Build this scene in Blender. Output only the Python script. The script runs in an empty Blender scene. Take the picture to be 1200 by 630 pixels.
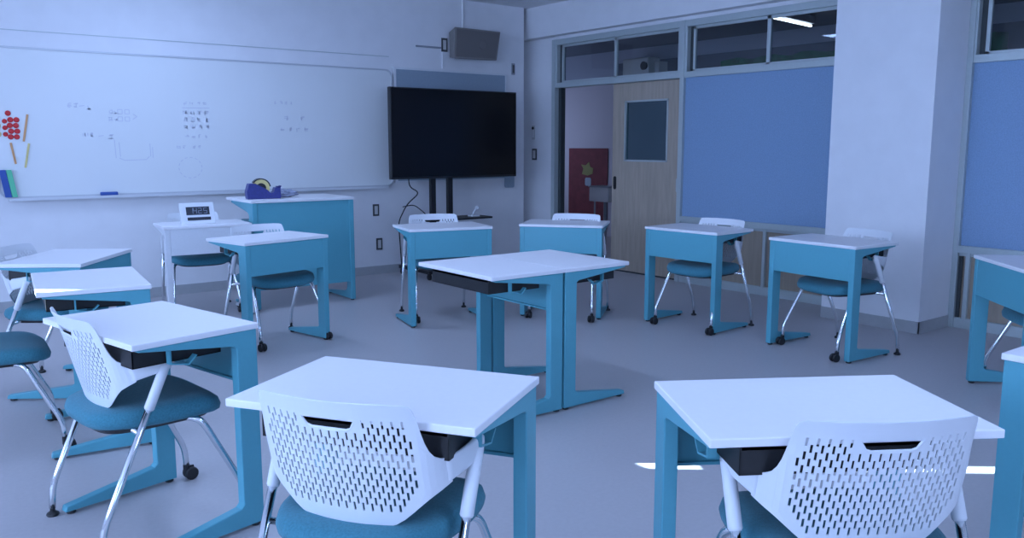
import bpy, bmesh, math, random
from mathutils import Vector, Matrix
from mathutils.geometry import delaunay_2d_cdt
random.seed(7)
scene = bpy.context.scene
C = scene.collection
R = math.radians
PI = math.pi

# ------------------------------------------------------------------ materials
def mat(name, col, rough=0.5, metal=0.0, noise=0.0, nscale=40.0, bump=0.0, bscale=200.0, spec=0.5, col2=None, sheen=0.0, coat=0.0):
    m = bpy.data.materials.new(name); m.use_nodes = True
    nt = m.node_tree; b = nt.nodes['Principled BSDF']
    b.inputs['Base Color'].default_value = (*col, 1)
    b.inputs['Roughness'].default_value = rough
    b.inputs['Metallic'].default_value = metal
    b.inputs['Specular IOR Level'].default_value = spec
    b.inputs['Sheen Weight'].default_value = sheen
    b.inputs['Coat Weight'].default_value = coat
    tc = nt.nodes.new('ShaderNodeTexCoord')
    if noise > 0 or col2:
        n = nt.nodes.new('ShaderNodeTexNoise'); n.inputs['Scale'].default_value = nscale
        n.inputs['Detail'].default_value = 4
        nt.links.new(tc.outputs['Object'], n.inputs['Vector'])
        r = nt.nodes.new('ShaderNodeValToRGB')
        c2 = col2 or tuple(c * (1 - noise) for c in col)
        r.color_ramp.elements[0].position = 0.3; r.color_ramp.elements[1].position = 0.7
        r.color_ramp.elements[0].color = (*c2, 1); r.color_ramp.elements[1].color = (*col, 1)
        nt.links.new(n.outputs['Fac'], r.inputs['Fac'])
        nt.links.new(r.outputs['Color'], b.inputs['Base Color'])
    if bump > 0:
        n2 = nt.nodes.new('ShaderNodeTexNoise'); n2.inputs['Scale'].default_value = bscale
        nt.links.new(tc.outputs['Object'], n2.inputs['Vector'])
        bp = nt.nodes.new('ShaderNodeBump'); bp.inputs['Strength'].default_value = bump
        bp.inputs['Distance'].default_value = 0.002
        nt.links.new(n2.outputs['Fac'], bp.inputs['Height'])
        nt.links.new(bp.outputs['Normal'], b.inputs['Normal'])
    return m

def wood(name, c1, c2):
    m = mat(name, c1, 0.45)
    nt = m.node_tree; b = nt.nodes['Principled BSDF']
    tc = nt.nodes.new('ShaderNodeTexCoord'); mp = nt.nodes.new('ShaderNodeMapping')
    mp.inputs['Scale'].default_value = (9, 9, 0.9)
    n = nt.nodes.new('ShaderNodeTexNoise'); n.inputs['Scale'].default_value = 3.5; n.inputs['Detail'].default_value = 6
    r = nt.nodes.new('ShaderNodeValToRGB')
    r.color_ramp.elements[0].position = 0.35; r.color_ramp.elements[1].position = 0.65
    r.color_ramp.elements[0].color = (*c2, 1); r.color_ramp.elements[1].color = (*c1, 1)
    nt.links.new(tc.outputs['Object'], mp.inputs['Vector']); nt.links.new(mp.outputs['Vector'], n.inputs['Vector'])
    nt.links.new(n.outputs['Fac'], r.inputs['Fac']); nt.links.new(r.outputs['Color'], b.inputs['Base Color'])
    return m

def glass(name, col=(0.8, 0.86, 0.9), rough=0.02, mixf=0.82):
    m = bpy.data.materials.new(name); m.use_nodes = True
    nt = m.node_tree; nt.nodes.clear()
    o = nt.nodes.new('ShaderNodeOutputMaterial'); mx = nt.nodes.new('ShaderNodeMixShader')
    t = nt.nodes.new('ShaderNodeBsdfTransparent'); t.inputs['Color'].default_value = (*col, 1)
    g = nt.nodes.new('ShaderNodeBsdfGlossy'); g.inputs['Roughness'].default_value = rough
    f = nt.nodes.new('ShaderNodeLayerWeight'); f.inputs['Blend'].default_value = .5
    pw = nt.nodes.new('ShaderNodeMath'); pw.operation = 'POWER'; pw.inputs[1].default_value = 5
    ml = nt.nodes.new('ShaderNodeMath'); ml.operation = 'MULTIPLY_ADD'; ml.inputs[1].default_value = .9; ml.inputs[2].default_value = .035
    nt.links.new(f.outputs['Facing'], pw.inputs[0]); nt.links.new(pw.outputs[0], ml.inputs[0])
    nt.links.new(ml.outputs[0], mx.inputs['Fac']); nt.links.new(t.outputs[0], mx.inputs[1]); nt.links.new(g.outputs[0], mx.inputs[2])
    nt.links.new(mx.outputs[0], o.inputs['Surface'])
    return m

def emit(name, col, s):
    m = bpy.data.materials.new(name); m.use_nodes = True
    b = m.node_tree.nodes['Principled BSDF']
    b.inputs['Base Color'].default_value = (*col, 1)
    b.inputs['Emission Color'].default_value = (*col, 1); b.inputs['Emission Strength'].default_value = s
    return m

M = dict(
    wall=mat('wall_paint', (.82, .82, .84), .75, noise=.04, nscale=6, bump=.25, bscale=300),
    ceil=mat('ceiling_board', (.80, .80, .82), .85, noise=.08, nscale=30),
    floor=mat('floor_vinyl', (.475, .452, .46), .42, noise=.06, nscale=55, bump=.1, bscale=120),
    base=mat('baseboard_vinyl', (.42, .43, .44), .6, noise=.06, nscale=20),
    top=mat('desk_top_laminate', (.82, .81, .83), .38, noise=.02, nscale=60),
    topedge=mat('desk_edge', (.80, .81, .84), .5),
    teal=mat('teal_steel', (.10, .375, .455), .42, noise=.03, nscale=80),
    whitesteel=mat('white_steel', (.72, .74, .77), .42, noise=.03, nscale=80),
    black=mat('black_plastic', (.012, .012, .014), .45),
    blackm=mat('black_steel', (.015, .015, .018), .35),
    shell=mat('white_plastic', (.74, .76, .79), .42),
    fabric=mat('teal_fabric', (.065, .25, .32), .95, noise=.22, nscale=160, bump=.5, bscale=900, sheen=.15, spec=.2),
    chrome=mat('chrome', (.82, .84, .86), .13, 1.0),
    alu=mat('aluminium_frame', (.50, .56, .56), .45, .3, noise=.04),
    aludark=mat('dark_channel', (.04, .05, .055), .6),
    board=mat('whiteboard_enamel', (.78, .80, .80), .33, noise=.015, nscale=3),
    boardframe=mat('board_frame_alu', (.58, .60, .63), .4, .3),
    marker=mat('faded_marker', (.64, .65, .72), .5),
    bluepan=mat('blue_panel_felt', (.275, .41, .60), .9, noise=.16, nscale=120),
    greyfelt=mat('grey_felt', (.32, .40, .48), .95, noise=.12, nscale=150),
    wood=wood('door_wood', (.47, .39, .31), (.40, .33, .26)),
    woodlow=wood('low_panel_wood', (.38, .31, .24), (.33, .27, .21)),
    screen=mat('tv_screen', (.004, .004, .006), .22, spec=.35),
    speaker=mat('speaker_grey', (.25, .235, .225), .7, noise=.1, nscale=90),
    mesh=mat('speaker_grille', (.20, .185, .18), .8, noise=.3, nscale=400),
    plate=mat('steel_plate', (.07, .07, .075), .5),
    ivory=mat('ivory_switch', (.60, .60, .60), .5),
    red=mat('red_magnet', (.62, .02, .025), .45),
    orange=mat('orange_stick', (.68, .36, .16), .6),
    yellow=mat('yellow_tape', (.72, .60, .25), .5),
    blue=mat('blue_plastic', (.03, .09, .36), .45),
    navy=mat('navy_plastic', (.03, .04, .22), .4, noise=.25, nscale=60),
    green=mat('green_cover', (.12, .55, .32), .5),
    dgreen=mat('green_cloth', (.03, .26, .10), .9, noise=.4, nscale=14),
    redposter=mat('red_poster', (.17, .03, .045), .8, noise=.35, nscale=9),
    corr=mat('corridor_paint', (.50, .50, .56), .85),
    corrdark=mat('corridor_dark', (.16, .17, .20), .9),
    cream=mat('cream_casing', (.72, .69, .62), .6),
    clearbag=mat('clear_bag', (.40, .44, .58), .25, noise=.3, nscale=50),
    digit=mat('display_digit', (.22, .25, .32), .5),
    display=mat('display_dark', (.02, .025, .04), .35),
    glass=glass('window_glass'),
    glassd=glass('door_glass_mat', (.55, .68, .72), .15),
    tube=emit('fluorescent_tube', (.9, .95, 1.0), 5.0),
    blind=mat('roller_blind', (.8, .82, .84), .9),
    yposter=mat('yellow_paint', (.22, .22, .08), .8),
    grey=mat('grey_plastic', (.30, .32, .36), .6),
)

# ------------------------------------------------------------------ mesh helpers
def link(name, bm, m, parent=None, loc=(0, 0, 0), smooth=False, bevel=0.0):
    me = bpy.data.meshes.new(name)
    bmesh.ops.recalc_face_normals(bm, faces=bm.faces)
    bm.to_mesh(me); bm.free()
    ms = m if isinstance(m, (list, tuple)) else [m]
    for x in ms: me.materials.append(x)
    if smooth:
        for p in me.polygons: p.use_smooth = True
    o = bpy.data.objects.new(name, me); C.objects.link(o); o.location = loc
    if parent is not None: o.parent = parent
    if bevel > 0:
        b = o.modifiers.new('bevel', 'BEVEL'); b.width = bevel; b.segments = 2; b.limit_method = 'ANGLE'; b.angle_limit = R(40)
    return o

def tag(o, label, cat, group=None, kind=None):
    if label: o['label'] = label
    if cat: o['category'] = cat
    if group: o['group'] = group
    if kind: o['kind'] = kind
    return o

def root(name, loc=(0, 0, 0), rz=0.0):
    o = bpy.data.objects.new(name, None); C.objects.link(o)
    o.empty_display_size = .1; o.location = loc; o.rotation_euler = (0, 0, rz)
    return o

def box(bm, x0, x1, y0, y1, z0, z1, mi=0):
    v = [bm.verts.new(p) for p in ((x0, y0, z0), (x1, y0, z0), (x1, y1, z0), (x0, y1, z0), (x0, y0, z1), (x1, y0, z1), (x1, y1, z1), (x0, y1, z1))]
    for f in ((0, 3, 2, 1), (4, 5, 6, 7), (0, 1, 5, 4), (1, 2, 6, 5), (2, 3, 7, 6), (3, 0, 4, 7)):
        fc = bm.faces.new([v[i] for i in f]); fc.material_index = mi
    return v

def boxes(lst):
    bm = bmesh.new()
    for b in lst: box(bm, *b)
    return bm

def prism(bm, pts, axis, a, b, mi=0):
    """extrude the 2D polygon pts along an axis from a to b; axis 0: pts are (y,z); 1: (x,z); 2: (x,y)"""
    def mk(p, t):
        if axis == 0: return (t, p[0], p[1])
        if axis == 1: return (p[0], t, p[1])
        return (p[0], p[1], t)
    A = [bm.verts.new(mk(p, a)) for p in pts]; B = [bm.verts.new(mk(p, b)) for p in pts]
    n = len(pts)
    bm.faces.new(A).material_index = mi; bm.faces.new(B[::-1]).material_index = mi
    for i in range(n):
        bm.faces.new((A[i], A[(i + 1) % n], B[(i + 1) % n], B[i])).material_index = mi

def tube(bm, pts, r, seg=10, cap=True):
    """swept tube; r is a radius or a list of radii"""
    P = [Vector(p) for p in pts]; n = len(P)
    rr = r if isinstance(r, (list, tuple)) else [r] * n
    T = []
    for i in range(n):
        a = P[max(i - 1, 0)]; b = P[min(i + 1, n - 1)]
        T.append((b - a).normalized())
    up = Vector((1, 0, 0)) if abs(T[0].x) < .9 else Vector((0, 1, 0))
    N = (up - T[0] * up.dot(T[0])).normalized()
    rings = []
    for i in range(n):
        N = (N - T[i] * N.dot(T[i])).normalized(); B = T[i].cross(N)
        rings.append([bm.verts.new(P[i] + (N * math.cos(2 * PI * k / seg) + B * math.sin(2 * PI * k / seg)) * rr[i]) for k in range(seg)])
    for i in range(n - 1):
        for k in range(seg):
            bm.faces.new((rings[i][k], rings[i][(k + 1) % seg], rings[i + 1][(k + 1) % seg], rings[i + 1][k]))
    if cap:
        bm.faces.new(rings[0][::-1]); bm.faces.new(rings[-1])

def smoothpath(pts, rad=.03, n=5):
    """round the corners of a polyline"""
    P = [Vector(p) for p in pts]; out = [P[0]]
    for i in range(1, len(P) - 1):
        a = (P[i - 1] - P[i]); b = (P[i + 1] - P[i])
        r = min(rad, a.length * .45, b.length * .45)
        p0 = P[i] + a.normalized() * r; p1 = P[i] + b.normalized() * r
        for k in range(n + 1):
            t = k / n
            out.append(p0 * (1 - t) ** 2 + P[i] * 2 * t * (1 - t) + p1 * t ** 2)
    out.append(P[-1]); return out

def lathe(bm, prof, c=(0, 0, 0), seg=16, axis='z'):
    rings = []
    for (r, h) in prof:
        ring = []
        for k in range(seg):
            a = 2 * PI * k / seg; u, v = r * math.cos(a), r * math.sin(a)
            p = (u, v, h) if axis == 'z' else ((h, u, v) if axis == 'x' else (u, h, v))
            ring.append(bm.verts.new((p[0] + c[0], p[1] + c[1], p[2] + c[2])))
        rings.append(ring)
    for i in range(len(rings) - 1):
        for k in range(seg):
            bm.faces.new((rings[i][k], rings[i][(k + 1) % seg], rings[i + 1][(k + 1) % seg], rings[i + 1][k]))
    bm.faces.new(rings[0][::-1]); bm.faces.new(rings[-1])

def copy_tree(o, parent=None):
    c = o.copy(); C.objects.link(c)
    if parent is not None: c.parent = parent
    for ch in list(o.children): copy_tree(ch, c)
    return c

# ------------------------------------------------------------------ room shell
XL, XR, YB, YF, ZC = -3.4, 6.28, 7.72, -3.2, 2.84
XC = 8.6                                # far wall of the corridor
def struct(name, bm, m, **k):
    o = link(name, bm, m, **k); o['kind'] = 'structure'; return o

struct('floor', boxes([(XL - .2, XC + .1, YF - .2, 10.6, -.12, 0)]), M['floor'])
struct('ceiling', boxes([(XL - .2, XR + .14, YF - .2, 8.1, ZC, ZC + .12)]), M['ceil'])
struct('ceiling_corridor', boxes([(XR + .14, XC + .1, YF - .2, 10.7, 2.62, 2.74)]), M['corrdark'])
# the back wall: lining stops at x=6.10, a narrow recess follows beside the doorway
struct('wall_back', boxes([(XL - .2, 6.10, YB, YB + .36, 0, ZC), (6.10, 6.28, 7.96, 8.08, 0, ZC)]), M['wall'])
struct('wall_front', boxes([(XL - .2, -1.6, YF - .2, YF, 0, ZC), (3.6, XR + .12, YF - .2, YF, 0, ZC), (-1.6, 3.6, YF - .2, YF, 0, .8), (-1.6, 3.6, YF - .2, YF, 2.4, ZC)]), M['wall'])
w = root('window_8', (1.0, YF - .1, .8)); w['kind'] = 'structure'  # unseen window added behind the camera to frame the front fill light
bm = bmesh.new()
for q in ((-2.6, -2.55, 0, 1.6), (2.55, 2.6, 0, 1.6), (-.9, -.85, 0, 1.6), (.85, .9, 0, 1.6), (-2.6, 2.6, 0, .05), (-2.6, 2.6, 1.55, 1.6)): box(bm, q[0], q[1], -.04, .04, q[2], q[3])
link('window_frame', bm, M['alu'], w)
link('pane', boxes([(-2.55, 2.55, -.004, .004, .05, 1.55)]), M['glass'], w)
link('roller_blind', boxes([(-2.6, 2.6, .05, .055, 0, 1.6)]), M['blind'], w)
# left wall with four tall windows; the blinds are drawn, one leaves a narrow gap
WY = [(-2.4, -.4), (.2, 2.2), (2.8, 4.8), (5.4, 7.6)]
SL_Y, SL_W = 7.262, .085                # gap between two blinds (sun comes through)
bm = bmesh.new()
box(bm, XL - .2, XL, YF, YB, 0, .85); box(bm, XL - .2, XL, YF, YB, 2.45, ZC)
ys = [YF] + [y for w in WY for y in w] + [YB]
for i in range(0, len(ys), 2): box(bm, XL - .2, XL, ys[i], ys[i + 1], .85, 2.45)
struct('wall_left', bm, M['wall'])
for i, (a, b) in enumerate(WY):
    w = root('window_%d' % (i + 4), (XL - .1, (a + b) / 2, .85)); w['kind'] = 'structure'
    h = (b - a) / 2; bm = bmesh.new()
    for q in ((-h, -h + .05, 0, 1.6), (h - .05, h, 0, 1.6), (-.025, .025, 0, 1.6), (-h, h, 0, .05), (-h, h, 1.55, 1.6)):
        if i == 3 and q[0] == -.025: continue
        box(bm, -.04, .04, *q)
    link('window_frame', bm, M['alu'], w)
    link('pane', boxes([(-.004, .004, -h + .05, h - .05, .05, 1.55)]), M['glass'], w)
    bm = bmesh.new()
    if i == 3:
        s0 = SL_Y - (a + b) / 2
        box(bm, .05, .055, -h, s0 - SL_W / 2, 0, 1.6); box(bm, .05, .055, s0 + SL_W / 2, h, 0, 1.6)
        box(bm, .05, .055, s0 - SL_W / 2, s0 + SL_W / 2, 0, 1.105)
    else:
        box(bm, .05, .055, -h, h, 0, 1.6)
    link('roller_blind', bm, M['blind'], w)

# right side: recess wall beside the doorway, beam, column, lower band
struct('wall_recess', boxes([(XR, XR + .12, 7.40, 7.96, 0, 2.50)]), M['wall'])
struct('wall_beam', boxes([(6.17, XR + .14, YF, 7.96, 2.505, ZC)]), M['wall'])
struct('wall_column', boxes([(5.83, XR + .14, 2.895, 3.66, 0, ZC)]), M['wall'])
struct('wall_right', boxes([(XR, XR + .12, YF, .9, 0, 2.505)]), M['wall'])
struct('baseboard_column', boxes([(5.822, 5.83, 2.887, 3.66, 0, .085), (5.822, XR - .03, 2.887, 2.895, 0, .085)]), M['base'])
struct('baseboard_back', boxes([(XL, 6.10, YB - .008, YB, 0, .085)]), M['base'])
struct('baseboard_recess', boxes([(XR - .008, XR, 7.41, 7.95, 0, .085)]), M['base'])
struct('trim_1', boxes([(.96, 4.36, YB - .006, YB, 2.196, 2.202)]), M['alu'])
struct('trim_2', boxes([(4.68, 4.98, YB - .02, YB, 2.318, 2.334)]), M['grey'])
struct('trim_3', boxes([(5.26, 5.275, YB - .015, YB, 2.50, ZC)]), M['wall'])
struct('trim_4', boxes([(5.0, 5.012, YB - .012, YB, 2.12, 2.28)]), M['wall'])

# bays of the partition towards the corridor -----------------------------------
def bay(n, y0, y1, ztop, mull, zs=1.945):
    """aluminium transom window between y0<y1 above z=zs"""
    w = root('window_%d' % n, (XR, (y0 + y1) / 2, zs)); w['kind'] = 'structure'
    h = (y1 - y0) / 2; H = ztop - zs; m = mull - (y0 + y1) / 2
    bm = bmesh.new()
    box(bm, -.02, .09, -h, h, 0, .055); box(bm, -.02, .09, -h, h, H - .06, H)
    box(bm, -.02, .09, -h, -h + .04, .055, H - .06); box(bm, -.02, .09, h - .03, h, .055, H - .06)
    link('window_frame', bm, M['alu'], w, bevel=.003)
    bm = bmesh.new()                                 # sliding sashes
    box(bm, .015, .04, -h + .04, -h + .07, .055, H - .06); box(bm, .015, .04, m - .018, m + .018, .055, H - .06)
    box(bm, .015, .04, h - .10, h - .075, .055, H - .06); box(bm, .015, .04, -h + .04, h - .075, .055, .075)
    box(bm, .015, .04, -h + .04, h - .075, H - .085, H - .06)
    link('sash', bm, M['alu'], w)
    link('track_gap', boxes([(.03, .07, h - .075, h - .03, .055, H - .06)]), M['aludark'], w)
    link('pane', boxes([(.024, .03, -h + .07, m - .018, .075, H - .085)]), M['glass'], w)
    link('pane', boxes([(.03, .036, m + .018, h - .10, .075, H - .085)]), M['glass'], w)
    return w
bay(1, 5.53, 7.36, 2.47, 6.445)
bay(2, 3.62, 5.49, 2.47, 4.585)
bay(3, .9, 2.87, 2.47, 1.9, 1.885)
struct('trim_5', boxes([(XR - .03, XR + .10, 5.485, 5.535, 0, 2.47)]), M['alu'], bevel=.003)
struct('trim_6', boxes([(XR - .03, XR + .12, 7.355, 7.41, 0, 2.47)]), M['alu'], bevel=.003)
struct('trim_7', boxes([(XR - .03, XR + .10, 2.855, 2.895, 0, 2.47)]), M['alu'], bevel=.003)
struct('trim_8', boxes([(XR, XR + .12, .9, 7.41, 2.47, 2.505)]), M['wall'])
struct('trim_9', boxes([(XR - .005, XR + .02, 2.83, 2.855, .03, .60)]), M['aludark'])

def lower_band(name_n, y0, y1, zr, posts):
    """rail under the blue panel, wooden kick doors and their frame"""
    bm = bmesh.new()
    box(bm, XR - .035, XR + .10, y0, y1, zr - .05, zr); box(bm, XR - .02, XR + .10, y0, y1, 0, .075)
    box(bm, XR - .01, XR + .05, y0, y1, zr - .075, zr - .05)
    for p in posts: box(bm, XR - .015, XR + .04, p - .015, p + .015, .075, zr - .05)
    struct('trim_%d' % name_n, bm, M['alu'], bevel=.002)
    struct('wall_lower', boxes([(XR + .01, XR + .03, y0, y1, .07, zr - .04)]), M['woodlow'])
lower_band(10, 3.62, 5.485, .64, (4.525, 5.44))
lower_band(11, .9, 2.855, .60, (2.79, 1.8))
p = link('blue_pinboard', boxes([(XR + .005, XR + .03, 3.62, 5.485, .64, 1.945)]), M['bluepan'])
tag(p, 'wide blue felt panel filling the bay between the wooden door and the column', 'pinboard', 'blue panels along the corridor side')
p = link('blue_pinboard', boxes([(XR + .005, XR + .03, .9, 2.855, .60, 1.885)]), M['bluepan'])
tag(p, 'blue felt panel right of the column, cut off by the edge of the view', 'pinboard', 'blue panels along the corridor side')

# sliding door
d = root('door_1', (XR + .055, 6.03, 0)); d['kind'] = 'structure'
bm = bmesh.new(); t0, t1 = -.018, .018; y0, y1 = -.50, .46; wy0, wy1, wz0, wz1 = -.305, .29, 1.15, 1.765
box(bm, t0, t1, y0, y1, .012, wz0); box(bm, t0, t1, y0, y1, wz1, 1.94)
box(bm, t0, t1, y0, wy0, wz0, wz1); box(bm, t0, t1, wy1, y1, wz0, wz1)
link('door_panel', bm, M['wood'], d)
bm = bmesh.new(); q = .018
for b_ in ((wy0, wy1, wz0, wz0 + q), (wy0, wy1, wz1 - q, wz1), (wy0, wy0 + q, wz0, wz1), (wy1 - q, wy1, wz0, wz1)): box(bm, t0 - .004, t1 + .004, *b_)
link('glazing_bead', bm, M['alu'], d)
link('door_glass', boxes([(-.004, .004, wy0 + q, wy1 - q, wz0 + q, wz1 - q)]), M['glassd'], d)
bm = bmesh.new(); prism(bm, [(.415 + .02 * math.cos(a), .925 + .065 * (1 if math.sin(a) > 0 else -1) * .75 + .02 * math.sin(a)) for a in [2 * PI * k / 16 + .01 for k in range(16)]], 0, t0 - .006, t0 + .002)
link('door_handle', bm, M['black'], d)
bm = bmesh.new(); prism(bm, [(-.44 + .010 * math.cos(a), .93 + .055 * (1 if math.sin(a) > 0 else -1) + .01 * math.sin(a)) for a in [2 * PI * k / 16 + .01 for k in range(16)]], 0, t0 - .004, t0 + .002)
link('door_handle', bm, M['alu'], d)
struct('trim_12', boxes([(XR + .02, XR + .09, 5.535, 7.355, 0, .010)]), M['aludark'])
# door leaf edge strip beside the jamb (the closed half's jamb, dark track)
struct('trim_13', boxes([(XR + .03, XR + .09, 7.31, 7.355, .0, 1.945)]), M['aludark'])

# corridor behind the partition
struct('wall_corridor', boxes([(XC, XC + .1, YF, 10.6, 0, 2.62)]), M['corr'])
struct('wall_corridor_band', boxes([(XC - .02, XC, YF, 8.75, 1.98, 2.44)]), M['corrdark'])
struct('wall_corridor_end', boxes([(XR, XC + .1, 10.6, 10.7, 0, 2.62)]), M['corr'])
struct('wall_corridor_near', boxes([(XR, XC + .1, YF - .2, YF, 0, ZC)]), M['corr'])
struct('wall_corridor_side', boxes([(XR, XR + .14, 8.08, 10.6, 0, 2.74)]), M['corr'])

# ------------------------------------------------------------------ desks
W, D, H = .645, .44, .72
def make_desk(steel, name='school_desk'):
    r = root(name)
    bm = bmesh.new(); box(bm, -W / 2, W / 2, 0, D, H - .020, H)
    link('desk_top', bm, M['top'], r, bevel=.003)
    for s in (-1, 1):
        xo, xi = s * (W / 2 - .006), s * (W / 2 - .044)
        bm = bmesh.new()
        prof = [(.006, .012), (.006, H - .02), (.420, H - .02), (.420, H - .028), (.095, H - .068), (.083, H - .076),
                (.082, .092), (.094, .080), (.425, .032), (.43, .016), (.43, .012)]
        prism(bm, prof, 0, min(xo, xi), max(xo, xi))
        lg = link('side_frame', bm, steel, r, bevel=.004)
        xm = (xo + xi) / 2
        for yy in (.03, .405):
            bm = bmesh.new(); lathe(bm, [(.014, 0), (.017, .004), (.015, .014)], (xm, yy, 0), 12)
            link('foot_glide', bm, M['black'], lg)
    bm = bmesh.new()
    box(bm, -W / 2 + .044, W / 2 - .044, .008, .022, .503, H - .02)
    box(bm, -W / 2 + .044, W / 2 - .044, .022, .034, .503, .511)
    link('front_panel', bm, steel, r)
    bm = bmesh.new()
    x0, x1, a, b, z0, z1 = -.245, .245, .10, .405, .625, .698
    box(bm, x0, x1, a, b, z0, z0 + .004)
    box(bm, x0, x0 + .004, a, b, z0, z1); box(bm, x1 - .004, x1, a, b, z0, z1); box(bm, x0, x1, a, a + .004, z0, z1)
    box(bm, x0, x1, b - .004, b, z0, z0 + .055)
    link('book_tray', bm, M['black'], r)
    for s in (-1, 1):
        bm = bmesh.new(); x = s * (W / 2 - .054)
        prof = [(.30, H - .021), (.30, .625), (.235, .612), (.205, .640), (.210, .643), (.237, .617), (.294, .629), (.294, H - .021)]
        prism(bm, prof, 0, x - .011, x + .011)
        link('bag_hook', bm, steel, r)
    return r

# ------------------------------------------------------------------ chairs
def back_shape():
    half = [(.0, .774), (.07, .774), (.14, .773), (.175, .771), (.188, .767), (.193, .757), (.196, .74), (.201, .70), (.205, .675),
            (.210, .655), (.217, .640), (.226, .632), (.237, .629), (.2375, .568), (.222, .554), (.205, .540), (.187, .523), (.164, .501), (.143, .482), (.122, .468), (.098, .459), (.045, .455), (0, .454)]
    return half
def halfw(z):
    h = back_shape()
    for (x0, z0), (x1, z1) in zip(h[3:-1], h[4:]):
        if z1 <= z <= z0: return x0 + (x1 - x0) * (z0 - z) / max(z0 - z1, 1e-6)
    return 0
def back_y(x, z):
    return .168 + .26 * (z - .5) - 1.05 * x * x - 14 * max(0, abs(x) - .19) ** 2 + (.30 * (z - .70) ** 2 * (1 if z > .70 else 0)) * 4

def make_back_bm():
    half = back_shape()
    outline = half + [(-x, z) for x, z in half[-2:0:-1]]
    V, Eg = [], []
    def loop(pts):
        s = len(V)
        for p in pts: V.append(Vector(p))
        n = len(pts)
        for i in range(n): Eg.append((s + i, s + (i + 1) % n))
    loop(outline)
    holes = []
    hx = [(-.066, .728), (.066, .728), (.054, .709), (.043, .705), (-.043, .705), (-.054, .709)]
    loop(hx); holes.append((hx, True))
    px, pz, sw, sh = .0210, .0325, .0027, .0104
    row = 0; z = .722
    while z > .508:
        n = int(.2 / px)
        for k in range(-n, n + 1):
            x = k * px + (px / 2 if row % 2 else 0)
            lim = min(halfw(z + sh), halfw(z - sh), .206) - .020
            if z > .69: lim = min(lim, .17)
            if abs(x) > lim: continue
            if z + sh > .700 and abs(x) < .080: continue
            sl = [(x - sw, z - sh), (x - sw, z + sh), (x + sw, z + sh), (x + sw, z - sh)]
            loop(sl); holes.append((sl, False))
        row += 1; z -= pz / 2
    # interior points so that the sheet can curve
    z = .47
    while z < .78:
        x = -.2365
        while x < .237:
            if abs(x) < halfw(z) - .006:
                if not any(min(p[0] for p in h) - .001 < x < max(p[0] for p in h) + .001 and min(p[1] for p in h) - .001 < z < max(p[1] for p in h) + .001 for h, _ in holes):
                    V.append(Vector((x, z)))
            x += .0107 if abs(x) > .18 else .021
        z += .02
    vo, eo, fo, *_ = delaunay_2d_cdt(V, Eg, [], 0, 1e-6)
    def inside(p, poly):
        c = False; n = len(poly)
        for i in range(n):
            (x0, z0), (x1, z1) = poly[i], poly[(i + 1) % n]
            if (z0 > p[1]) != (z1 > p[1]) and p[0] < (x1 - x0) * (p[1] - z0) / (z1 - z0) + x0: c = not c
        return c
    bm = bmesh.new(); bv = [bm.verts.new((v[0], back_y(v[0], v[1]), v[1])) for v in vo]
    for f in fo:
        cx = sum(vo[i][0] for i in f) / len(f); cz = sum(vo[i][1] for i in f) / len(f)
        if not inside((cx, cz), outline): continue
        bad = False
        for h, big in holes:
            if abs(h[0][0] - cx) > .15 or abs(h[0][1] - cz) > .05: continue
            if inside((cx, cz), h): bad = True; break
        if not bad: bm.faces.new([bv[i] for i in f])
    for v in list(bm.verts):
        if not v.link_faces: bm.verts.remove(v)
    # thickness by hand: duplicate, offset, bridge borders
    bm.normal_update()
    th = .0035
    fs = list(bm.faces)
    bmesh.ops.recalc_face_normals(bm, faces=fs)
    bound = [e for e in bm.edges if len(e.link_faces) == 1]
    nrm = {}
    for v in bm.verts: nrm[v] = Vector((2.1 * v.co.x + 28 * max(0, abs(v.co.x) - .19) * (1 if v.co.x > 0 else -1), 1, -.26)).normalized()
    mp = {v: bm.verts.new(v.co + nrm[v] * th) for v in list(bm.verts)}
    for f in fs: bm.faces.new([mp[v] for v in reversed(f.verts)])
    for e in bound:
        a, b = e.verts; bm.faces.new((a, b, mp[b], mp[a]))
    return bm

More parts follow.
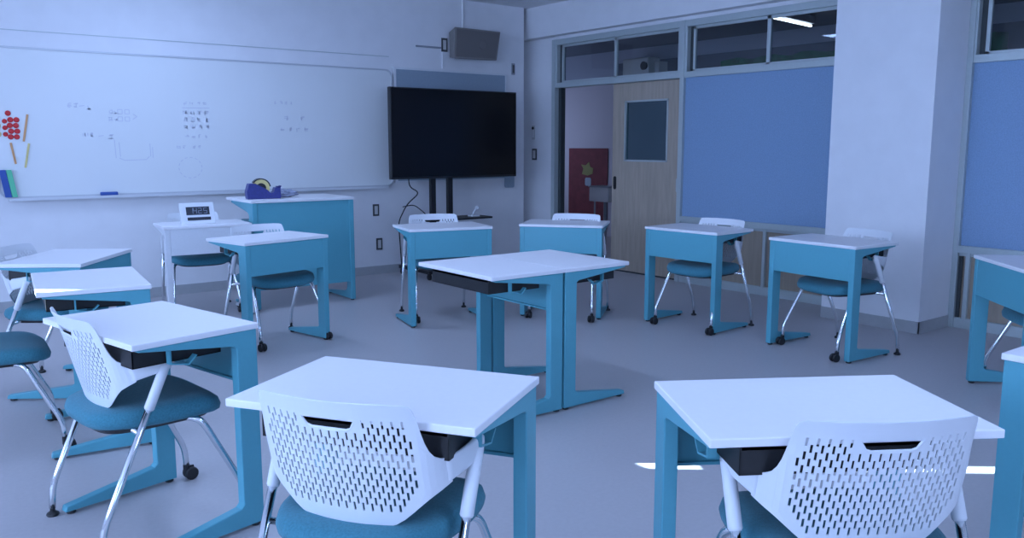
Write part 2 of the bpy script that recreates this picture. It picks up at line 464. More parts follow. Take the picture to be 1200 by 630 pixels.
def make_chair():
    r = root('school_chair')
    # seat cushion
    bm = bmesh.new(); N = 48
    prof = [(.0, .466), (.4, .465), (.75, .462), (.90, .456), (.97, .446), (1.0, .430), (.985, .414), (.94, .405), (.88, .402)]
    rings = []
    for (k, z) in prof[1:]:
        ring = []
        for i in range(N):
            a = 2 * PI * i / N; c, s = math.cos(a), math.sin(a); e = .55
            x = .235 * k * math.copysign(abs(c) ** e, c); y = .228 * k * math.copysign(abs(s) ** e, s)
            if y > 0: x *= 1 - .12 * (y / .228)
            zz = z - .022 * max(0, (-y - .10) / .13) ** 2 + .010 * (abs(x) / .235) ** 2 * (1 if z > .44 else 0)
            ring.append(bm.verts.new((x, y - .005, zz)))
        rings.append(ring)
    ctr = bm.verts.new((0, 0, .466))
    for i in range(N): bm.faces.new((ctr, rings[0][i], rings[0][(i + 1) % N]))
    for a_, b_ in zip(rings[:-1], rings[1:]):
        for i in range(N): bm.faces.new((a_[i], b_[i], b_[(i + 1) % N], a_[(i + 1) % N]))
    bm.faces.new(rings[-1][::-1])
    link('seat', bm, M['fabric'], r, smooth=True)
    # under-seat pan
    bm = bmesh.new(); ring0, ring1 = [], []
    for i in range(N):
        a = 2 * PI * i / N; c, s = math.cos(a), math.sin(a)
        x = .205 * math.copysign(abs(c) ** .5, c); y = .20 * math.copysign(abs(s) ** .5, s)
        dz = -.018 * max(0, (-y - .10) / .13) ** 2
        ring0.append(bm.verts.new((x, y, .404 + dz))); ring1.append(bm.verts.new((x * .93, y * .93, .388 + dz)))
    for i in range(N): bm.faces.new((ring0[i], ring0[(i + 1) % N], ring1[(i + 1) % N], ring1[i]))
    bm.faces.new(ring0); bm.faces.new(ring1[::-1])
    link('seat_pan', bm, M['black'], r)
    # back
    bk = link('backrest', make_back_bm(), M['shell'], r)
    # rim around the hand hole
    bm = bmesh.new()
    pts = [(-.067, .729), (.067, .729), (.055, .708), (.043, .704), (-.043, .704), (-.055, .708)]
    tube(bm, [(x, back_y(x, z) + .0018, z) for x, z in pts + pts[:1]], .0028, 6, False)
    link('hand_hole_rim', bm, M['shell'], bk)
    for s in (-1, 1):
        # arm: blade widening into the shell
        bm = bmesh.new()
        sec = [(.2335, .1135, .568, .629, .0030, .88, .45, .26), (.240, .098, .572, .631, .0045, .90, .42, .2), (.249, .073, .579, .635, .0065, .93, .36, .12), (.257, .045, .586, .640, .0085, .96, .26, .05),
               (.2625, .017, .594, .646, .0105, 1, .12, 0), (.265, -.002, .600, .650, .0118, 1, 0, 0), (.265, -.014, .614, .645, .009, 1, 0, 0)]
        prev = None
        for (x, y, z0, z1, t, nx, ny, ln) in sec:
            m = (z0 + z1) / 2; hh = (z1 - z0) / 2; ring = []
            for k in range(16):
                a = 2 * PI * k / 16
                u = math.copysign(abs(math.cos(a)) ** .6, math.cos(a)) * t; v_ = math.copysign(abs(math.sin(a)) ** .6, math.sin(a)) * hh
                ring.append(bm.verts.new((s * (x + nx * u), y + ny * u + ln * v_, m + v_)))
            if prev:
                for k in range(16): bm.faces.new((prev[k], prev[(k + 1) % 16], ring[(k + 1) % 16], ring[k]))
            else: bm.faces.new(ring[::-1])
            prev = ring
        bm.faces.new(prev)
        link('arm', bm, M['shell'], r, smooth=True)
        # rear leg: white sleeve then chrome tube
        A = Vector((s * .264, .004, .628)); K = Vector((s * .258, .232, .115)); G = Vector((s * .258, .240, .028))
        dd = (K - A)
        S = A + dd * .30
        bm = bmesh.new(); tube(bm, [A, A + dd * .02, S - dd * .01, S], [.012, .0165, .0165, .0135], 14)
        link('leg_sleeve', bm, M['shell'], r, smooth=True)
        bm = bmesh.new(); tube(bm, smoothpath([S - dd * .02, K, G], .035), .0115, 12)
        lg = link('leg', bm, M['chrome'], r, smooth=True)
        bm = bmesh.new(); lathe(bm, [(.019, 0), (.022, .004), (.020, .010), (.009, .018), (.008, .032)], (G.x, G.y, 0), 16)
        link('glide', bm, M['black'], lg)
        # front leg
        bm = bmesh.new()
        tube(bm, smoothpath([(s * .150, -.055, .394), (s * .215, -.115, .396), (s * .247, -.243, .130), (s * .247, -.247, .050)], .04), .0115, 12)
        lg = link('leg', bm, M['chrome'], r, smooth=True)
        bm = bmesh.new()
        for q in (-1, 1):
            lathe(bm, [(.008, -.009), (.023, -.009), (.026, -.004), (.026, .004), (.023, .009), (.008, .009)], (s * .247 + q * .013, -.262, .026), 16, 'x')
        box(bm, s * .247 - .004, s * .247 + .004, -.275, -.236, .020, .055)
        tube(bm, [(s * .247, -.247, .030), (s * .247, -.247, .062)], .013, 10)
        link('caster', bm, M['black'], lg)
    bm = bmesh.new()
    tube(bm, [(-.258, .100, .398), (.258, .100, .398)], .009, 10); tube(bm, [(-.16, -.06, .392), (.16, -.06, .392)], .010, 10)
    link('cross_bar', bm, M['chrome'], r, smooth=True)
    return r

desk0 = make_desk(M['teal']); chair0 = make_chair()
used = {'desk': False, 'chair': False}
def deg(a): return R(a)
def place_desk(x, y, t, label, h=None):
    o = desk0 if not used['desk'] else copy_tree(desk0); used['desk'] = True
    o.location = (x, y, 0); o.rotation_euler = (0, 0, deg(t))
    return tag(o, label, 'desk', 'teal school desks')
def place_chair(x, y, t, label):
    o = chair0 if not used['chair'] else copy_tree(chair0); used['chair'] = True
    o.location = (x, y, 0); o.rotation_euler = (0, 0, deg(t))
    return tag(o, label, 'chair', 'white shell chairs')

place_desk(1.193, 1.933, 122.6, 'desk in the left foreground, its white top partly hidden by a perforated chair back')
place_desk(1.846, 1.279, 148.0, 'desk in the right foreground with the bright floor streak passing behind its leg')
place_desk(2.699, 3.411, 90.0, 'left half of the back-to-back desk pair in the middle, black tray edge facing left')
place_desk(2.701, 3.411, -90.0, 'right half of the back-to-back desk pair in the middle, overhanging towards the door')
place_desk(.969, 3.083, 102.6, 'nearest of the three desks at left, with a side-on chair pushed under it')
place_desk(1.009, 4.151, 83.4, 'middle one of the three desks overlapping along the left edge')
place_desk(1.050, 4.986, 54.7, 'farthest desk of the three along the left edge, below the start of the whiteboard')
place_desk(2.170, 5.191, 13.0, 'desk before the tall teal lectern, front panel facing the room and a chair tucked behind')
place_desk(3.405, 5.149, -13.9, 'desk standing in front of the television')
place_desk(4.191, 4.854, -50.9, 'desk in front of the open doorway and the left edge of the wooden door')
place_desk(4.634, 4.064, -86.5, 'desk before the left end of the wide blue panel')
place_desk(4.694, 3.047, -93.8, 'desk in front of the column with a chair behind it')
place_desk(4.626, 1.898, -134.0, 'desk cut by the right edge of the view, right of the column')
place_desk(2.915, 1.040, 180.0, 'nearest desk at the bottom right corner, only one corner and a leg showing')

place_chair(1.193 - .842 * .28, 1.933 - .539 * .28, 122.6, 'chair in the left foreground seen from behind, full perforated back with dark hand hole')
place_chair(1.846 - .53 * .28 + .033, 1.279 - .848 * .28 - .016, 148.0, 'chair in the right foreground seen from behind, perforated back against the white desk top')
place_chair(.72, 3.07, 96.5, 'chair at left seen side-on with armrest, teal seat and a glide on the near floor')
place_chair(.39, 4.26, 86.0, 'chair pulled far out at the left edge, only its seat and front legs in view')
place_chair(.806, 5.16, 54.7, 'chair tucked under the farthest desk at the left edge, armrest and seat showing')
place_chair(2.185, 5.50, 7.5, 'chair tucked under the desk before the tall teal lectern')
place_chair(3.54, 5.53, -18.4, 'chair behind the desk in front of the television')
place_chair(4.36, 4.94, -57.0, 'chair behind the desk in front of the open doorway')
place_chair(4.88, 4.03, -86.0, 'chair behind the desk before the blue panel, left of the one by the column')
place_chair(4.977, 2.987, -104.9, 'chair in front of the column, its pale back against the column')
place_chair(4.944, 1.72, -136.0, 'chair under the desk at the right edge, one caster and bent leg showing')
place_chair(2.93, .77, 178.0, 'chair at the desk in the bottom right corner, almost wholly out of view')
place_chair(2.125, 6.88, -7.0, 'chair behind the white desk by the whiteboard wall')

# white desk below the whiteboard
wd = make_desk(M['whitesteel'], 'white_desk'); wd.location = (2.075, 6.455, 0); wd.rotation_euler = (0, 0, R(-5))
tag(wd, 'all-white desk against the wall below the whiteboard, with a small display on it', 'desk')

# lectern --------------------------------------------------------------------
LX, LY, LH = 2.875, 6.515, .885
lt = root('teacher_lectern', (LX, LY, 0), R(-1))
bm = bmesh.new(); box(bm, -.445, .445, -.005, .60, LH - .022, LH); link('desk_top', bm, M['top'], lt, bevel=.003)
bm = bmesh.new(); box(bm, -.395, .395, .008, .03, .165, LH - .022); link('front_panel', bm, M['teal'], lt)
for s in (-1, 1):
    bm = bmesh.new(); a, b = sorted((s * .435, s * .395))
    prism(bm, [(0, .012), (0, LH - .022), (.50, LH - .022), (.50, LH - .04), (.12, LH - .10), (.09, LH - .12), (.09, .10), (.12, .07), (.50, .03), (.50, .012)], 0, a, b)
    sf = link('side_frame', bm, M['teal'], lt, bevel=.004)
    for yy in (.03, .47):
        bm = bmesh.new(); lathe(bm, [(.014, 0), (.017, .004), (.015, .014)], ((a + b) / 2, yy, 0), 12); link('foot_glide', bm, M['black'], sf)
bm = bmesh.new(); box(bm, -.39, .39, .03, .40, .70, .712); link('shelf', bm, M['teal'], lt)
tag(lt, 'tall teal teacher lectern with white top below the whiteboard', 'lectern')

# tape dispenser on the lectern
td = root('tape_dispenser', (2.60, 6.72, LH), R(-8))
bm = bmesh.new()
prism(bm, [(-.125, .0), (.14, .0), (.145, .02), (.140, .085), (.10, .092), (.085, .05), (.06, .045), (.04, .07), (.0, .095), (-.06, .125), (-.11, .125), (-.13, .06)], 1, -.045, .045)
link('body', bm, M['navy'], td, bevel=.006)
bm = bmesh.new(); seg = 32; c = (-.01, .088)
r0, r1 = .040, .068; rings = []
for (rr, yy) in ((r0, -.024), (r1, -.024), (r1, .024), (r0, .024)):
    rings.append([bm.verts.new((c[0] + rr * math.cos(2 * PI * k / seg), yy, c[1] + rr * math.sin(2 * PI * k / seg))) for k in range(seg)])
for i in range(4):
    for k in range(seg): bm.faces.new((rings[i][k], rings[i][(k + 1) % seg], rings[(i + 1) % 4][(k + 1) % seg], rings[(i + 1) % 4][k]))
tr = link('tape_roll', bm, M['yellow'], td)
bm = bmesh.new(); lathe(bm, [(.039, -.026), (.039, .026)], (c[0], 0, c[1]), 24, 'y'); link('hub', bm, M['black'], tr)
bm = bmesh.new(); rings = []
for (rr, yy) in ((.070, -.027), (.078, -.027), (.078, .027), (.070, .027)):
    rings.append([bm.verts.new((c[0] + rr * math.cos(PI * .05 + PI * .75 * k / 16), yy, c[1] + rr * math.sin(PI * .05 + PI * .75 * k / 16))) for k in range(17)])
for i in range(4):
    for k in range(16): bm.faces.new((rings[i][k], rings[i][k + 1], rings[(i + 1) % 4][k + 1], rings[(i + 1) % 4][k]))
link('guard', bm, M['black'], td)
bm = bmesh.new(); box(bm, .118, .145, -.03, .03, .075, .10); prism(bm, [(.10, .07), (.15, .095), (.15, .105), (.10, .085)], 1, -.03, .03); link('cutter', bm, M['navy'], td)
tag(td, 'dark blue tape dispenser with a yellowish roll on the lectern', 'tape dispenser')
bm = bmesh.new(); bmesh.ops.create_icosphere(bm, subdivisions=4, radius=1)
rnd = random.Random(3)
from mathutils import noise as mnoise
for v in bm.verts:
    n = mnoise.noise(v.co * 2.3) * .35 + mnoise.noise(v.co * 6) * .18
    v.co *= 1 + n
    v.co.x *= .11; v.co.y *= .07; v.co.z = max(v.co.z * .035 + .028, 0)
pb = link('plastic_bag', bm, M['clearbag'], None, (2.83, 6.83, LH + .001))
tag(pb, 'crumpled greyish plastic bag lying beside the tape dispenser on the lectern', 'bag')

# digital display on the white desk
dd_ = root('desk_clock', (2.045, 6.60, H), R(-3))
bm = bmesh.new()
prism(bm, [(0, 0), (.02, 0), (.062, .155), (.042, .16)], 0, -.128, .128)
dc = link('casing', bm, M['shell'], dd_, bevel=.004)
tilt = math.atan2(.042, .16)
def onface(bm, x0, x1, v0, v1, off, th=.002):
    cs, sn = math.cos(tilt), math.sin(tilt)
    pts = []
    for (x, v) in ((x0, v0), (x1, v0), (x1, v1), (x0, v1)):
        pts.append((x, v * sn - off * cs, v * cs + off * sn))
    A = [bm.verts.new(p) for p in pts]; B = [bm.verts.new((p[0], p[1] - th * cs, p[2] + th * sn)) for p in pts]
    bm.faces.new(A); bm.faces.new(B[::-1])
    for i in range(4): bm.faces.new((A[i], A[(i + 1) % 4], B[(i + 1) % 4], B[i]))
bm = bmesh.new(); onface(bm, -.083, .090, .070, .133, .0005); onface(bm, -.078, .095, .028, .052, .0005); sc_ = link('screen', bm, M['display'], dd_)
bm = bmesh.new()
SEG = {'4': 'bcfg', '2': 'abdeg', '0': 'abcdef', '5': 'acdfg', '1': 'bc'}
def seg7(ch, x, v, w, h):
    t = .004
    for s in SEG[ch]:
        r_ = {'a': (0, w, h - t, h), 'd': (0, w, 0, t), 'g': (0, w, h / 2 - t / 2, h / 2 + t / 2), 'b': (w - t, w, h / 2, h), 'c': (w - t, w, 0, h / 2), 'f': (0, t, h / 2, h), 'e': (0, t, 0, h / 2)}[s]
        onface(bm, x + r_[0], x + r_[1], v + r_[2], v + r_[3], .003, .0006)
for ch, x in (('1', -.058), ('4', -.030), ('2', .006), ('5', .046)): seg7(ch, x, .080, .026, .044)
link('digits', bm, M['digit'], sc_)
tag(dd_, 'white framed digital clock leaning on the white desk below the whiteboard', 'clock')

# ------------------------------------------------------------------ whiteboard
WX0, WX1, WZ0, WZ1 = .865, 4.385, .900, 2.072
wb = root('whiteboard', ((WX0 + WX1) / 2, YB, WZ0))
def rrect(x0, x1, z0, z1, r, n=8):
    pts = []
    for cx, cz, a0 in ((x1 - r, z1 - r, 0), (x0 + r, z1 - r, 90), (x0 + r, z0 + r, 180), (x1 - r, z0 + r, 270)):
        for k in range(n + 1):
            a = R(a0 + 90 * k / n); pts.append((cx + r * math.cos(a), cz + r * math.sin(a)))
    return pts
hw_, hh_ = (WX1 - WX0) / 2, WZ1 - WZ0
bm = bmesh.new(); prism(bm, rrect(-hw_ + .012, hw_ - .012, .012, hh_ - .012, .07), 1, -.022, -.002); wbs = link('board_surface', bm, M['board'], wb)
bm = bmesh.new(); o1 = rrect(-hw_, hw_, 0, hh_, .08); i1 = rrect(-hw_ + .014, hw_ - .014, .014, hh_ - .014, .068); n = len(o1)
vs = [[bm.verts.new((p[0], y, p[1])) for p in L] for L, y in ((o1, -.002), (o1, -.030), (i1, -.030), (i1, -.022))]
for a_ in range(3):
    for k in range(n): bm.faces.new((vs[a_][k], vs[a_][(k + 1) % n], vs[a_ + 1][(k + 1) % n], vs[a_ + 1][k]))
link('board_frame', bm, M['boardframe'], wb, smooth=False)
bm = bmesh.new(); prism(bm, [(-.002, -.018), (-.075, -.018), (-.080, .004), (-.074, .004), (-.070, -.010), (-.002, -.010)], 0, -hw_ + .06, hw_ - .10)
link('pen_tray', bm, M['shell'], wb)
# faint unreadable notes in marker, one child per note
rn = random.Random(11)
bx0 = (WX0 + WX1) / 2
bm = bmesh.new()
def note():
    global bm
    link('faint_note', bm, M['marker'], wbs); bm = bmesh.new()
def stroke(x0, z0, x1, z1, w=.006):
    d_ = Vector((x1 - x0, z1 - z0)); L = d_.length
    if L < 1e-5: return
    nn = Vector((-d_.y, d_.x)) / L * w / 2
    pts = [(x0 + nn.x, z0 + nn.y), (x1 + nn.x, z1 + nn.y), (x1 - nn.x, z1 - nn.y), (x0 - nn.x, z0 - nn.y)]
    prism(bm, [(p[0] - bx0, p[1] - WZ0) for p in pts], 1, -.0226, -.0219)
def glyph(x, z, s, dens=5):
    for _ in range(dens):
        if rn.random() < .5:
            h_ = z + rn.uniform(.1, .9) * s; a, b = sorted((rn.uniform(0, .4), rn.uniform(.6, 1)))
            stroke(x + a * s, h_, x + b * s, h_ + rn.uniform(-.05, .05) * s)
        else:
            h_ = x + rn.uniform(.1, .9) * s; a, b = sorted((rn.uniform(0, .4), rn.uniform(.6, 1)))
            stroke(h_, z + a * s, h_ + rn.uniform(-.1, .1) * s, z + b * s)
def square(x, z, s):
    for q in ((0, 0, 1, 0), (1, 0, 1, 1), (1, 1, 0, 1), (0, 1, 0, 0)): stroke(x + q[0] * s, z + q[1] * s, x + q[2] * s, z + q[3] * s)
for i in range(2): glyph(1.39 + i * .045, 1.615, .04)
stroke(1.48, 1.63, 1.52, 1.635); glyph(1.53, 1.60, .04); note()
for i in range(2): square(1.77 + i * .055, 1.575, .035); square(1.77 + i * .055, 1.515, .035)
glyph(1.70, 1.57, .04); glyph(1.69, 1.51, .04); glyph(1.735, 1.57, .03); glyph(1.735, 1.51, .03); stroke(1.89, 1.575, 1.92, 1.555); stroke(1.92, 1.555, 1.885, 1.53); note()
for i in range(2): glyph(1.49 + i * .05, 1.375, .045)
stroke(1.61, 1.39, 1.65, 1.395); glyph(1.68, 1.36, .055, 7); note()
for j, z in enumerate((1.655, 1.575, 1.515, 1.455, 1.375)):
    for i in range(4):
        if j in (0, 4): glyph(2.305 + i * .055, z, .04, 3)
        else: glyph(2.295 + i * .062, z, .044, 7)
stroke(2.295, 1.638, 2.53, 1.640); note()
for q in ((1.73, 1.36, 1.735, 1.21), (1.765, 1.34, 1.77, 1.22), (1.80, 1.19, 1.98, 1.195), (2.01, 1.33, 2.012, 1.22), (2.03, 1.30, 2.03, 1.21), (1.76, 1.21, 1.80, 1.19), (1.98, 1.2, 2.0, 1.22)): stroke(*q)
note()
for i in range(5):
    if i != 2: glyph(2.23 + i * .045, 1.28, .035, 4)
for k in range(14):
    a = 2 * PI * k / 14; stroke(2.34 + .10 * math.cos(a), 1.12 + .09 * math.sin(a), 2.34 + .10 * math.cos(a + .25), 1.12 + .09 * math.sin(a + .25))
note()
for i in range(4): glyph(3.13 + i * .05, 1.69, .035, 3)
for i, x in enumerate((3.22, 3.38)):
    glyph(x, 1.54, .05, 6); glyph(x - .04, 1.44, .04); glyph(x + .035, 1.44, .045)
note(); bm.free()
tag(wb, 'long whiteboard with rounded corners, faint erased notes and a pen tray', 'whiteboard')

yb = YB - .0222
# items on the board, upper left
def magnet(x, z, r, m, label, group):
    bm = bmesh.new(); lathe(bm, [(r * .9, 0), (r, -.004), (r * .75, -.010)], (0, 0, 0), 14, 'y')
    tag(link('round_magnet', bm, m, None, (x, yb, z)), label, 'magnet', group)
for i in range(4):
    for j in range(2):
        magnet(.985 + j * .042 - .006 * (i % 2), 1.512 - i * .044, .021, M['red'], 'red round magnet in the two-column block at the left end of the whiteboard', 'block of red magnets')
for i in range(3):
    magnet(.945, 1.50 - i * .05, .018, M['red'], 'red round magnet on the outer left of the magnet block', 'outer red magnets')
magnet(.972, 1.562, .021, M['red'], 'single red magnet above the block of red magnets', 'top red magnet')
def stick(x0, z0, x1, z1, m, label):
    bm = bmesh.new(); d_ = Vector((x1 - x0, z1 - z0)).normalized() * .0075; nn = Vector((-d_.y, d_.x))
    prism(bm, [(x0 + nn.x, z0 + nn.y), (x1 + nn.x, z1 + nn.y), (x1 - nn.x, z1 - nn.y), (x0 - nn.x, z0 - nn.y)], 1, yb - .008, yb)
    tag(link('magnetic_stick', bm, m, bevel=.002), label, 'magnet stick', 'magnetic sticks on the whiteboard')
stick(.975, 1.335, .998, 1.17, M['orange'], 'orange stick directly below the red magnets on the whiteboard')
stick(1.105, 1.555, 1.065, 1.345, M['orange'], 'upper thin stick right of the red magnets on the whiteboard')
stick(1.10, 1.33, 1.062, 1.14, M['yellow'], 'yellow stick below the other on the right of the magnets')
for i in range(3):
    magnet(.892, 1.53 - i * .065, .026, M['yellow'], 'yellowish round magnet left of the red ones, cut by the edge of the view', 'yellowish magnets')
def book(x, m, w, label, dx):
    bm = bmesh.new(); prism(bm, [(x, .93 - .018), (x + w, .93 - .018), (x + w - dx, 1.125), (x - dx, 1.125)], 1, YB - .060, YB - .040)
    tag(link('booklet', bm, m, bevel=.002), label, 'booklet', 'booklets standing in the pen tray')
book(.905, M['blue'], .045, 'blue booklet leaning in the pen tray at the left edge of the view', .03)
book(.952, M['green'], .038, 'green booklet leaning beside the blue one in the pen tray', .03)
er = root('board_eraser', (1.655, YB - .055, WZ0 - .008))
bm = bmesh.new(); box(bm, -.068, .068, -.016, .016, .008, .040); link('handle', bm, M['blue'], er, bevel=.008)
bm = bmesh.new(); box(bm, -.066, .066, -.015, .015, 0, .010); link('felt', bm, M['navy'], er)
tag(er, 'blue whiteboard eraser lying in the pen tray', 'eraser')

# notice board behind the television
nb = root('notice_board', (5.125, YB, .93))
link('felt', boxes([(-.70, .70, -.018, -.002, .015, 1.155)]), M['greyfelt'], nb)
bm = bmesh.new()
for q in ((-.725, .725, -.024, 0, 0, .02), (-.725, .725, -.024, 0, 1.150, 1.170), (-.725, -.695, -.024, 0, .02, 1.15), (.695, .725, -.024, 0, .02, 1.15)): box(bm, *q)
link('board_frame', bm, M['shell'], nb)
tag(nb, 'grey felt notice board on the wall behind the television', 'notice board')

# television and stand ----------------------------------------------------------
TY = 7.28
tv = root('television', (4.87, TY, .985))
bm = bmesh.new(); box(bm, -.765, .765, -.022, .030, 0, .885); link('housing', bm, M['blackm'], tv, bevel=.005)
link('screen', boxes([(-.752, .752, -.0245, -.0215, .022, .872)]), M['screen'], tv)
bm = bmesh.new(); box(bm, .758, .772, -.005, .02, .55, .76); link('side_bracket', bm, M['grey'], tv)
bm = bmesh.new(); box(bm, -.35, .35, .03, .06, .15, .65); link('rear_casing', bm, M['blackm'], tv, bevel=.006)
tag(tv, 'large flat television with dark screen in front of the notice board', 'television')
st = root('television_stand', (4.74, TY + .085, 0))
for s in (-1, 1):
    link('post', boxes([(s * .103 - .027, s * .103 + .027, -.022, .022, .06, 1.50)]), M['blackm'], st)
link('cross_plate', boxes([(-.13, .13, .022, .030, 1.1, 1.25)]), M['blackm'], st)
bm = bmesh.new(); prism(bm, rrect(-.36, .42, -.34, -.03, .03), 2, .575, .592); link('shelf', bm, M['black'], st)
for s in (-1, 1):
    bm = bmesh.new(); box(bm, s * .36 - .025, s * .36 + .025, -.36, .22, .062, .095); lg = link('base_leg', bm, M['blackm'], st)
    for yy in (-.33, .19):
        bm = bmesh.new(); lathe(bm, [(.008, -.012), (.028, -.012), (.03, 0), (.028, .012), (.008, .012)], (s * .36, yy, .03), 16, 'x'); box(bm, s * .36 - .016, s * .36 + .016, yy - .012, yy + .012, .035, .064)
        link('caster', bm, M['black'], lg)
bm = bmesh.new(); box(bm, -.335, .335, -.03, .03, .062, .095); link('base_bar', bm, M['blackm'], st)
tag(st, 'black two-post wheeled stand carrying the television', 'stand')
wc = root('document_camera', (4.99, 7.14, .5935))
bm = bmesh.new(); prism(bm, rrect(-.055, .055, -.04, .04, .015), 2, 0, .018); link('base', bm, M['shell'], wc)
bm = bmesh.new(); tube(bm, smoothpath([(0, .015, .018), (.02, .015, .055), (.035, -.01, .085)], .02), .009, 10); link('neck', bm, M['shell'], wc, smooth=True)
bm = bmesh.new(); bmesh.ops.create_uvsphere(bm, u_segments=16, v_segments=10, radius=.022)
for v in bm.verts: v.co = Vector((v.co.x * 1.1 + .035, v.co.y - .015, v.co.z + .085))
link('head', bm, M['shell'], wc, smooth=True)
tag(wc, 'small white gadget standing on the black shelf below the television', 'camera')
bm = bmesh.new(); tube(bm, smoothpath([(4.41, 7.45, 1.02), (4.40, 7.43, .90), (4.52, 7.42, .84), (4.38, 7.45, .72), (4.30, 7.48, .55), (4.34, 7.5, .10)], .06), .006, 8)
tube(bm, smoothpath([(4.34, 7.46, .70), (4.46, 7.44, .72), (4.56, 7.42, .64), (4.60, 7.42, .60)], .05), .005, 8)
tag(link('power_cable', bm, M['black'], smooth=True), 'black cables dangling beneath the left half of the television', 'cable')
bm = bmesh.new()
tube(bm, smoothpath([(5.72, 7.69, 1.22), (5.80, 7.68, 1.20), (5.835, 7.68, 1.10), (5.80, 7.68, 1.02)], .05), .006, 8)
tag(link('signal_cable', bm, M['black'], smooth=True), 'dark cable loop at the right edge of the television', 'cable')
bm = bmesh.new(); prism(bm, rrect(5.80, 5.93, .84, 1.08, .02), 1, YB - .05, YB - .026)
tag(link('wall_pouch', bm, M['greyfelt'], bevel=.006), 'flat grey pouch hanging on the wall right of the television', 'pouch')

# wall speaker -------------------------------------------------------------------
sp = root('wall_speaker', (5.31, YB, 2.36))
bm = bmesh.new()
f0 = [(-.300, -.21, -.155), (.255, -.21, -.145), (.285, -.24, .155), (-.305, -.24, .160)]
b0 = [(-.235, -.03, -.13), (.20, -.03, -.13), (.22, -.03, .13), (-.24, -.03, .13)]
A = [bm.verts.new(p) for p in f0]; B = [bm.verts.new(p) for p in b0]
bm.faces.new(A); bm.faces.new(B[::-1])
for i in range(4): bm.faces.new((A[i], A[(i + 1) % 4], B[(i + 1) % 4], B[i]))
link('cabinet', bm, M['speaker'], sp, bevel=.008)
bm = bmesh.new()
g = [(-.275, -.2125, -.135), (.232, -.2125, -.127), (.262, -.2415, .137), (-.280, -.2415, .142)]
A = [bm.verts.new(p) for p in g]; B = [bm.verts.new((p[0], p[1] - .004, p[2])) for p in g]
bm.faces.new(A); bm.faces.new(B[::-1])
for i in range(4): bm.faces.new((A[i], A[(i + 1) % 4], B[(i + 1) % 4], B[i]))
link('grille', bm, M['mesh'], sp)
bm = bmesh.new(); lathe(bm, [(.05, .0), (.052, -.006), (.04, -.008)], (.06, -.232, .0), 20, 'y'); link('cone_ring', bm, M['mesh'], sp)
link('bracket', boxes([(-.05, .05, -.04, 0, -.06, .06)]), M['grey'], sp)
tag(sp, 'grey-brown loudspeaker mounted high on the wall above the television', 'speaker')

# switch plates / sockets -----------------------------------------------------------
def plate(x, z, w, h, label, m1='plate', m2='ivory', k=.5, cat='socket', axis='b', name='wall_socket', group=None, y=None):
    o = root(name, (x, YB, z) if axis == 'b' else (XR, y, z), 0 if axis == 'b' else R(-90))
    bm = bmesh.new(); box(bm, -w / 2, w / 2, -.008, 0, -h / 2, h / 2); link('cover_plate', bm, M[m1], o, bevel=.002)
    bm = bmesh.new(); box(bm, -w / 2 * k, w / 2 * k, -.011, -.007, -h / 2 * .7, h / 2 * .7); link('insert', bm, M[m2], o)
    return tag(o, label, cat, group)
plate(4.175, .66, .07, .12, 'upper dark-framed wall socket between the lectern and the television', group='sockets on the back wall')
plate(4.205, .31, .07, .12, 'lower dark-framed wall socket between the lectern and the television', group='sockets on the back wall')
plate(5.03, 2.36, .075, .14, 'dark-framed switch plate left of the loudspeaker', name='wall_switch', cat='switch')
plate(5.945, 2.16, .045, .125, 'narrow grey sensor plate on the wall above the television right corner', m1='grey', m2='plate', k=.5, name='wall_sensor', cat='sensor')
plate(0, 1.21, .085, .13, 'dark-framed light switch beside the doorway', axis='r', y=7.74, name='light_switch', cat='switch')
plate(0, 1.46, .05, .16, 'pale thermostat with a black dot above the light switch', m1='ivory', m2='wall', k=.6, axis='r', y=7.76, name='thermostat', cat='thermostat')
bm = bmesh.new(); lathe(bm, [(.017, 0), (.015, -.01)], (0, 0, 0), 12, 'x'); o = link('sensor_knob', bm, M['black'], bpy.data.objects['thermostat'], (0, -.010, .05)); o.rotation_euler = (0, 0, R(90))
# socket on the column face
o = root('wall_socket', (5.83, 3.29, .30), R(-90))
bm = bmesh.new(); box(bm, -.035, .035, -.008, 0, -.06, .06); link('cover_plate', bm, M['plate'], o, bevel=.002)
bm = bmesh.new(); box(bm, -.016, .016, -.011, -.007, -.042, .042); link('insert', bm, M['ivory'], o)
tag(o, 'dark-framed wall socket low on the column, seen under a chair back', 'socket')

# ------------------------------------------------------------------ corridor items
ps = root('corridor_poster', (XC, 9.36, 0))
link('sheet', boxes([(-.012, -.002, -.44, .40, .10, 1.27)]), M['redposter'], ps)
bm = bmesh.new(); prism(bm, [(-.13, .90), (-.02, .87), (.10, .89), (.07, .97), (.12, 1.03), (.02, 1.02), (-.05, 1.07), (-.08, 1.0), (-.14, .98)], 0, -.016, -.011); link('yellow_motif', bm, M['yposter'], ps)
bm = bmesh.new(); prism(bm, rrect(-.10, .03, .72, .84, .03), 0, -.016, -.011); link('grey_motif', bm, M['greyfelt'], ps)
tag(ps, 'dark red poster with a yellow patch on the corridor wall, seen through the doorway', 'poster')
wbn = root('corridor_stand', (7.72, 8.05, 0))
bm = bmesh.new(); box(bm, -.12, .12, -.18, .18, .59, .775); link('box', bm, M['ivory'], wbn, bevel=.008)
bm = bmesh.new(); box(bm, -.13, .13, -.19, .19, .775, .79); link('lid', bm, M['grey'], wbn)
for sx in (-1, 1):
    for sy in (-1, 1):
        bm = bmesh.new(); tube(bm, [(sx * .10, sy * .09, 0), (sx * .10, sy * .09, .59)], .012, 10); link('leg', bm, M['grey'], wbn)
tag(wbn, 'pale box on thin legs standing in the corridor before the red poster', 'stand')
hb = root('corridor_heater', (XC - .02, 8.18, 2.20))
bm = bmesh.new(); box(bm, -.22, 0, -.24, .24, .0, .26); link('casing', bm, M['cream'], hb, bevel=.012)
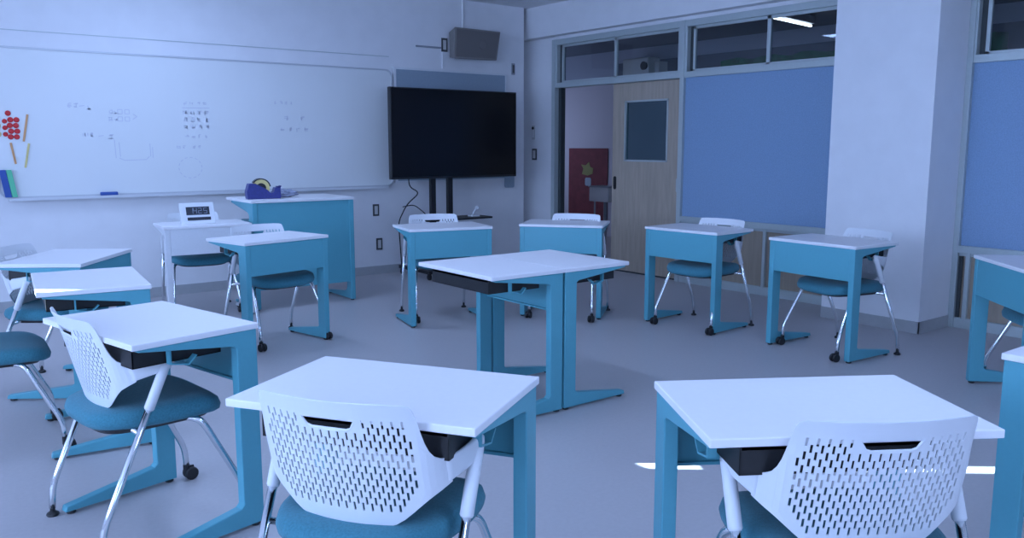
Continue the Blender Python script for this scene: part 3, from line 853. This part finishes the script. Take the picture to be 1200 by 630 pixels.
bm = bmesh.new(); lathe(bm, [(.05, 0), (.055, -.03), (.04, -.035)], (-.22, -.17, .15), 18, 'x'); link('dial', bm, M['black'], hb)
bm = bmesh.new(); box(bm, -.16, 0, -.37, -.29, .0, .2); link('side_box', bm, M['cream'], hb)
tag(hb, 'cream box with round dark knob seen through the window over the door', 'wall box')
bm = bmesh.new(); N_ = 60
for i in range(N_):
    pass
A = []
for j in range(2):
    row = []
    for i in range(N_ + 1):
        y = 3.6 + i * (3.3) / N_; row.append(bm.verts.new((XC - .05 - .02 * math.sin(i * 1.3), y, 1.95 if j == 0 else 2.345 + .015 * math.sin(i * .7))))
    A.append(row)
for i in range(N_): bm.faces.new((A[0][i], A[0][i + 1], A[1][i + 1], A[1][i]))
o = link('green_curtain', bm, M['dgreen'], smooth=True); sm = o.modifiers.new('s', 'SOLIDIFY'); sm.thickness = .006  # rippled dark green sheet along the upper corridor wall
tag(o, 'dark green hanging cloth along the corridor wall, seen through the window above the blue panel', 'curtain')
fx = root('corridor_lamp', (7.49, 5.18, 2.545), R(-81.6))
bm = bmesh.new(); box(bm, -.03, .03, -.42, .42, 0, .075); link('casing', bm, M['corr'], fx)
bm = bmesh.new(); tube(bm, [(0, -.40, -.02), (0, .40, -.02)], .013, 12); link('tube', bm, M['tube'], fx)
tag(fx, 'lit fluorescent batten on the corridor ceiling, seen through the window above the blue panel', 'lamp')

# ------------------------------------------------------------------ lights
LC = (.415, .595, 1.03)
def area(name, loc, rot, sx, sy, power, col=LC):
    l = bpy.data.lights.new(name, 'AREA'); l.shape = 'RECTANGLE'; l.size = sx; l.size_y = sy; l.energy = power; l.color = col
    o = bpy.data.objects.new(name, l); C.objects.link(o); o.location = loc; o.rotation_euler = rot; return o
for yc, wy, pw in ((-1.4, 1.9, 22), (1.2, 1.9, 118), (3.8, 1.9, 86), (6.27, 1.65, 30)):
    area('window_daylight', (XL + .03, yc, 1.65), (0, R(-90), 0), 1.5, wy, pw)
for i, (lx, ly) in enumerate([(x_, y_) for y_ in (.6, 3.4, 6.2) for x_ in (2.0,)]):  # overhead lamps added out of view, window light alone was too weak
    cl = root('ceiling_lamp', (lx, ly, ZC))
    link('casing', boxes([(-.16, .16, -.62, .62, -.055, 0)]), M['shell'], cl, bevel=.006)
    link('reflector', boxes([(-.14, .14, -.60, .60, -.060, -.055)]), M['topedge'], cl)
    tag(cl, 'white surface-mounted fluorescent lamp on the classroom ceiling, outside the view', 'lamp', 'classroom ceiling lamps')
    area('lamp_light', (lx, ly, ZC - .065), (0, 0, 0), .26, 1.18, 25)
area('window_daylight', (1.0, YF + .10, 1.6), (R(90), 0, 0), 5.0, 1.5, 62)  # added fill from behind the camera, set before the added front window
area('corridor_daylight', (XC - 1.1, 10.5, 1.4), (R(-90), 0, 0), 1.2, 1.6, 17, (.5, .62, 1.0))  # added fill to brighten the corridor, the end wall is solid
s = bpy.data.lights.new('sun', 'SUN'); s.energy = 160; s.angle = R(.2); s.color = (.75, .88, 1.0)
so = bpy.data.objects.new('sun', s); C.objects.link(so)
hdir = Vector((1.17, -.97)).normalized(); el = math.atan(.255)
dv = Vector((hdir.x * math.cos(el), hdir.y * math.cos(el), -math.sin(el)))
so.rotation_euler = dv.to_track_quat('-Z', 'Y').to_euler(); so.location = (-6, 10, 5)
w = bpy.data.worlds.new('world'); scene.world = w; w.use_nodes = True
w.node_tree.nodes['Background'].inputs[0].default_value = (.35, .55, 1, 1); w.node_tree.nodes['Background'].inputs[1].default_value = .6

# ------------------------------------------------------------------ camera
cam = bpy.data.cameras.new('camera'); co = bpy.data.objects.new('camera', cam); C.objects.link(co)
f_px, pitch, camh = 993.9, .1450, 1.317
cam.sensor_fit = 'HORIZONTAL'; cam.sensor_width = 36; cam.lens = f_px * 36 / 1200; cam.clip_start = .05
phi = -.9157 + PI / 2
co.location = (0, 0, camh); co.rotation_euler = (PI / 2 - pitch, 0, -phi)
scene.camera = co
vs_ = scene.view_settings
vs_.view_transform = 'Standard'; vs_.look = 'None'; vs_.gamma = 1; vs_.exposure = 0; vs_.use_curve_mapping = False
scene.cycles.use_denoising = True
scene.cycles.max_bounces = 8; scene.cycles.diffuse_bounces = 5
